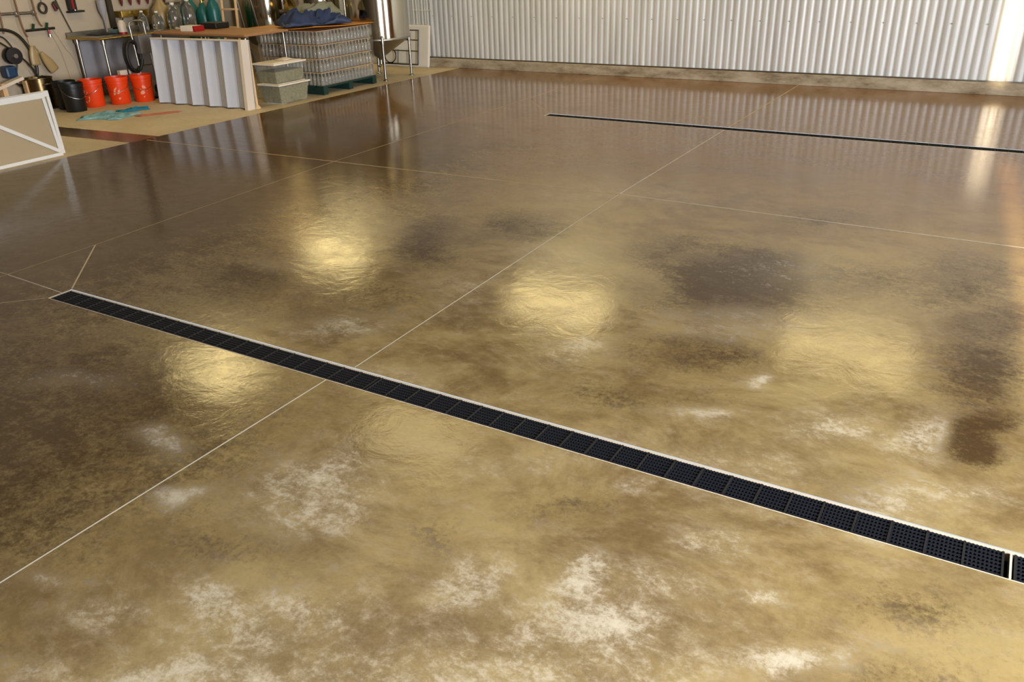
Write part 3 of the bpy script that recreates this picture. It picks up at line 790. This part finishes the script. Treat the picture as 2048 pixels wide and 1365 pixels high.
MB().tube([Mr @ Vector((-.28+.12*math.cos(a), -.01, .19+.12*math.sin(a))) for a in [2*PI*k/24 for k in range(24)]], .010, 6, closed=True).build('ring', M['blackplastic'], t)
g = MB()
for k in range(7): g.tube([(-9.16+k*.06, 12.165, .70), (-9.16+k*.06, 12.165, 1.6)], .004, 6)
for z_ in (.92, 1.2, 1.5): g.tube([(-9.18, 12.16, z_), (-8.78, 12.16, z_)], .006, 6)
tag(g.build('wire_grid', M['grid']), 'white wire grid hung on the corrugated wall above the foam slab', 'wire grid')

# ---------------------------------------------------------------- left wall: hoses, pipes, tools
W0 = LX+.03
def pipe(pts, r, m, name, label, cat='pipe', group=None):
    return tag(MB().tube(spline(pts, 8), r, 8).build(name, m, smooth=True), label, cat, group)
t = thing('pipe_rail', 'grey horizontal pipe with two bright clamps on the left wall', 'pipe', (W0, 6.5, 1.23))
MB().tube([(0,-.3,.03),(0,.62,0)], .020, 10).build('rail', M['dull'], t, smooth=True)
for y_ in (.38, .62): MB().lathe([(.03,-.03),(.03,.03)], n=12, mtx=Matrix.Translation((.02,y_,0)) @ Matrix.Rotation(R(30),4,'X')).build('clamp', M['steel'], t)
pipe([(W0+.06,6.88,1.75),(W0+.06,6.88,1.25),(W0+.06,6.89,1.05),(W0+.06,6.92,.93)], .011, M['copper'], 'copper_pipe', 'copper pipe passing down through the left clamp')
pipe([(W0+.06,7.12,1.75),(W0+.06,7.12,1.25),(W0+.06,7.14,1.10),(W0+.06,7.17,1.05)], .011, M['copper'], 'copper_pipe', 'copper pipe passing down through the right clamp')
pipe([(W0+.04,6.66,1.7),(W0+.04,6.64,1.25),(W0+.04,6.62,1.0)], .011, M['copper'], 'copper_pipe', 'copper pipe at the far left edge of the wall')
t = thing('valve_assembly', 'black and green valve assembly on the left wall below the pipes', 'valve', (W0+.03, 7.1, 1.01))
MB().tube([(0,-.16,0),(0,.26,.0)], .017, 8).build('valve_body', M['hose'], t, smooth=True)
for y_, c_ in ((-.06, 'green'), (.14, 'green')):
    MB().tube([(0,y_,0),(.03,y_+.01,.08)], .018, 8).build('valve_lever', M[c_], t, smooth=True)
MB().tube([(0,.16,0),(.01,.16,-.07)], .014, 8).build('outlet', M['red'], t); MB().tube([(.01,.16,-.07),(.01,.16,-.11)], .018, 8).build('outlet_cap', M['steel'], t)
pipe([(W0+.06,6.3,1.02),(W0+.06,6.55,1.06),(W0+.06,6.78,.98),(W0+.06,6.92,.72),(W0+.06,6.92,.46),(W0+.06,6.80,.30),(W0+.06,6.62,.33)], .021, M['hose'], 'rubber_hose', 'thick black hose looping down the left wall', 'hose', 'black hoses looped on the left wall')
pipe([(W0+.10,6.4,.98),(W0+.10,6.62,.80),(W0+.10,6.80,.60),(W0+.10,6.9,.40),(W0+.10,6.9,.28)], .013, M['hose'], 'rubber_hose', 'thinner black hose running diagonally inside the thick loop', 'hose', 'black hoses looped on the left wall')
pipe([(W0+.12,6.5,.42),(W0+.12,6.68,.26),(W0+.12,6.85,.20),(W0+.12,6.98,.26),(W0+.10,6.95,.42)], .011, M['hose'], 'rubber_hose', 'black hose forming the lowest loop above the kettle', 'hose', 'black hoses looped on the left wall')
pipe([(W0+.08,6.4,1.0),(W0+.08,6.58,.95),(W0+.08,6.68,.72),(W0+.08,6.62,.5)], .010, M['hose'], 'rubber_hose', 'thin black hose hanging closest to the left edge', 'hose', 'black hoses looped on the left wall')
pipe([(W0,7.49,1.42),(W0,7.54,1.22),(W0,7.62,.95),(W0+.01,7.70,.66),(W0+.03,7.85,.38),(W0+.1,8.0,.12)], .008, M['cable'], 'power_cable', 'dark cable hanging across the beige wall beside the bench', 'cable')
pipe([(W0-.02,7.30,.98),(W0-.02,7.38,.75),(W0-.02,7.42,.5),(W0-.02,7.46,.0)], .004, M['drywall'], 'thin_tube', 'thin pale tube on the wall right of the valve', 'tube')
pipe([(W0-.02,7.36,1.0),(W0-.02,7.48,.72),(W0-.02,7.58,.52),(W0-.02,7.64,.0)], .004, M['drywall'], 'thin_tube', 'thin pale tube curving right toward the bench leg', 'tube')
# amber plastic scoops hanging
def scoop(loc, rx, label, s=1):
    t = thing('plastic_scoop', label, 'scoop', loc, 0, 'amber plastic scoops on the left wall')
    Mx = Matrix.Rotation(rx, 4, 'X')
    def f(u, v):
        a = (v-.5)*2.2; w_ = .055*s*(.35+.65*math.sin(min(1,u*1.3)*PI/2)); 
        return Mx @ Vector((.03+.05*math.cos(a)*s, w_*math.sin(a)*1.3, -.26*s*u))
    MB().grid(f, 12, 10).build('scoop_bowl', M['amber'], t, smooth=True, solid=.004)
    MB().tube([Mx @ Vector((.04,0,0)), Mx @ Vector((.03,0,.1))], .009, 8).build('handle', M['amber'], t, smooth=True)
scoop((W0+.03, 6.92, .82), R(0), 'amber scoop hanging just right of the thick hose')
scoop((W0+.03, 7.03, .72), R(28), 'tilted amber scoop pointing down right, largest', 1.15)
# hooks with tools at the top
def hung(name, y, z, label, cat, parts):
    t = thing(name, label, cat, (W0, y, z))
    for nm, mb, m in parts: mb.build(nm, m, t, smooth=True)
ring = MB().tube([(.02, .055*math.cos(a), .065*math.sin(a)) for a in [2*PI*k/20 for k in range(20)]], .016, 6, closed=True)
hung('strap_roll', 7.27, 1.28, 'brown roll of strapping hanging on the left wall', 'strap', [('roll', ring, M['cable']), ('hook', MB().tube([(-.03,0,.02),(0,0,.07),(.03,0,.1),(0,0,.2)], .005, 6), M['dull'])])
hung('pruning_saw', 7.45, 1.28, 'tool with olive and dark red grip hanging above the dark cable', 'tool', [('grip', MB().tube([(.02,0,.07),(.02,.05,-.02)], .026, 8), M['cable']), ('tip', MB().tube([(.02,-.02,.05),(.02,.01,-.05)], .018, 8), M['darkred'])])
hung('bench_grinder', 7.72, 1.22, 'dark tool with a red stripe on a small black bracket', 'tool', [('tool_body', MB().box(0,.06,-.07,.04,0,.2), M['hose']), ('stripe', MB().box(.061,.066,-.03,0,.02,.18), M['red']), ('bracket', MB().box(0,.09,-.1,.13,-.03,-.005), M['blackplastic']), ('shiny_knob', MB().lathe([(.02,0),(.02,.015)], (.09,-.02,-.004), 10), M['steel'])])
# pump and bits at far left
t = thing('hose_reel', 'dark round reel on the wall at the far left edge', 'reel', (W0+.1, 6.62, .72))
Mx = Matrix.Rotation(PI/2, 4, 'Y')
MB().lathe([(.09,-.05),(.11,-.05),(.11,-.035),(.05,-.03),(.05,.03),(.11,.035),(.11,.05),(.03,.055)], n=24, mtx=Mx).build('reel_drum', M['darkglass'], t, smooth=True)
MB().lathe([(.03,.055),(.03,.08)], n=12, mtx=Mx).build('hub', M['steel'], t, smooth=True)
tag(MB().box(W0,W0+.16,6.44,6.60,.44,.60).build('blue_jug', M['bluething'], bevel=.03), 'dark blue container below the round reel at the left edge', 'container')
t = thing('wooden_rack', 'pale wooden rack on the floor at the far left behind the framed panel', 'rack', (W0+.22, 6.55, 0))
for y_ in (-.25, .08): MB().box(-.04,.04,y_-.03,y_+.03,0,.40).build('upright', M['woodpale'], t)
MB().box(-.06,.06,-.3,.14,.40,.44, Matrix.Rotation(R(14),4,'X')).build('top_slat', M['cream'], t)
MB().box(-.03,.03,-.25,.08,.14,.19).build('cross_slat', M['woodpale'], t)
# shelf with bottles above the bench
t = thing('wall_shelf', 'brass-coloured shelf box on the wall above the steel bench', 'shelf', (W0, 8.60, 1.07))
MB().box(0,.2,-.24,.24,0,.09).build('shelf_box', M['brass'], t, bevel=.004)
for y_ in (-.2,.2): MB().tube([(0,y_,-.2),(.16,y_,0)], .01, 6).build('bracket', M['dull'], t)
def bottle_up(y, label):
    t = thing('hanging_brush', label, 'brush', (W0+.06, y, 1.27), 0, 'red-tipped brushes on the rail above the shelf')
    MB().lathe([(.006,-.05),(.022,0),(.026,.06),(.01,.08),(.008,.2)], n=12).build('brush_head', M['darkred'], t, smooth=True)
for k, lab in enumerate(('first red-tipped brush at the left end of the rail', 'second red-tipped brush from the left on the rail', 'third red-tipped brush from the left on the rail', 'fourth red-tipped brush, middle of the rail', 'fifth red-tipped brush, near the grey shelf', 'last red-tipped brush at the right end of the rail')):
    bottle_up(8.50+k*.155, lab)
tag(MB().tube([(W0+.06,8.40,1.48),(W0+.06,9.42,1.48)], .012, 8).build('hanging_rail', M['dull']), 'steel rail on the wall that the brushes hang from', 'rail')
tag(MB().box(W0,W0+.2,9.10,9.62,1.20,1.225).build('grey_shelf', M['dull'], bevel=.003), 'thin grey shelf on the wall above the jugs', 'shelf')
t = thing('funnel_rack', 'clear plastic funnel hanging left of the brass-coloured shelf', 'funnel', (W0+.08, 8.14, 1.25))
MB().lathe([(.012,-.36),(.014,-.2),(.06,-.05),(.062,.08)], n=20, cap0=False, cap1=False).build('funnel_cone', M['greysheet'], t, smooth=True)
tag(MB().box(W0-.02,W0+.03,8.28,8.36,.90,2.4).build('wall_conduit', M['cable']), 'brown vertical conduit on the wall beside the funnel', 'conduit')
tag(MB().lathe([(.11,0),(.13,.03),(.13,.28),(.05,.38),(.04,.44)], (-11.72,9.02,.871), 24).build('amber_carboy', M['amber'], smooth=True), 'amber tinted carboy behind the clear jugs', 'carboy')

# ---------------------------------------------------------------- white divider seen in the near drain
tag(MB().box(.3085, .3155, 2.521, 2.657, -.035, .0012).build('drain_divider', M['rim']), 'white divider between the two right grates of the near drain', 'divider')

# ---------------------------------------------------------------- lights
def area(name, loc, rot, sx, sy, power, col):
    l = bpy.data.lights.new(name, 'AREA'); l.shape = 'RECTANGLE'; l.size = sx; l.size_y = sy; l.energy = power; l.color = col
    o = bpy.data.objects.new(name, l); C.objects.link(o); o.location = loc; o.rotation_euler = rot; return o
for (a, b), pw in zip(OPEN, DOORP): area('daylight_door', (RX+.05, (a+b)/2, OZ/2+.05), (0, R(90), 0), OZ-.1, b-a-.1, pw, (.93, .97, 1))
s = bpy.data.lights.new('sun', 'SUN'); s.energy = SUNP; s.angle = R(.8); s.color = (1, .80, .52)
so = bpy.data.objects.new('sun', s); C.objects.link(so)
dv = Vector((-.0667, 1, -math.tan(R(13)))).normalized(); so.rotation_euler = dv.to_track_quat('-Z', 'Y').to_euler()
# warm high-bay lamps hung from the ceiling
for (x, y, sx, sy, k) in LAMPS:
    t = thing('high_bay_lamp', 'warm square high-bay lamp hanging under the ceiling', 'lamp', (x, y, LAMPZ), 0, 'high-bay lamps under the ceiling')
    MB().box(-sx/2-.03, sx/2+.03, -sy/2-.03, sy/2+.03, .03, .10).build('housing', M['dull'], t)
    MB().tube([(0,0,.1),(0,0,CEIL-LAMPZ)], .01, 6).build('suspension_rod', M['dull'], t)
    area('lamp_light', (x, y, LAMPZ+.02), (0, 0, 0), sx, sy, LAMPL*PI*sx*sy*k, (1, .78, .34))
wd = bpy.data.worlds.new('world'); scene.world = wd; wd.use_nodes = True
wd.node_tree.nodes['Background'].inputs[0].default_value = (.75, .86, 1, 1); wd.node_tree.nodes['Background'].inputs[1].default_value = .8

# ---------------------------------------------------------------- camera
cam = bpy.data.cameras.new('camera'); cam.sensor_width = 36; cam.lens = 1625.6/2048*36; cam.clip_start = .05
co = bpy.data.objects.new('camera', cam); C.objects.link(co); scene.camera = co
r_ = Vector((0.86166767, 0.50661165, -0.02955429)); u_ = Vector((-0.19908519, 0.39103395, 0.89858641)); f_ = Vector((-0.46679107, 0.76839904, -0.43780020))
mtx = Matrix((r_, u_, -f_)).transposed().to_4x4(); mtx.translation = (0, 0, 1.88); co.matrix_world = mtx
scene.view_settings.view_transform = 'Standard'; scene.view_settings.look = 'None'; scene.view_settings.gamma = 1; scene.view_settings.exposure = EXPO
scene.cycles.use_denoising = True
scene.cycles.max_bounces = 8; scene.cycles.transparent_max_bounces = 16; scene.cycles.caustics_reflective = False; scene.cycles.caustics_refractive = False
scene.cycles.sample_clamp_indirect = 6
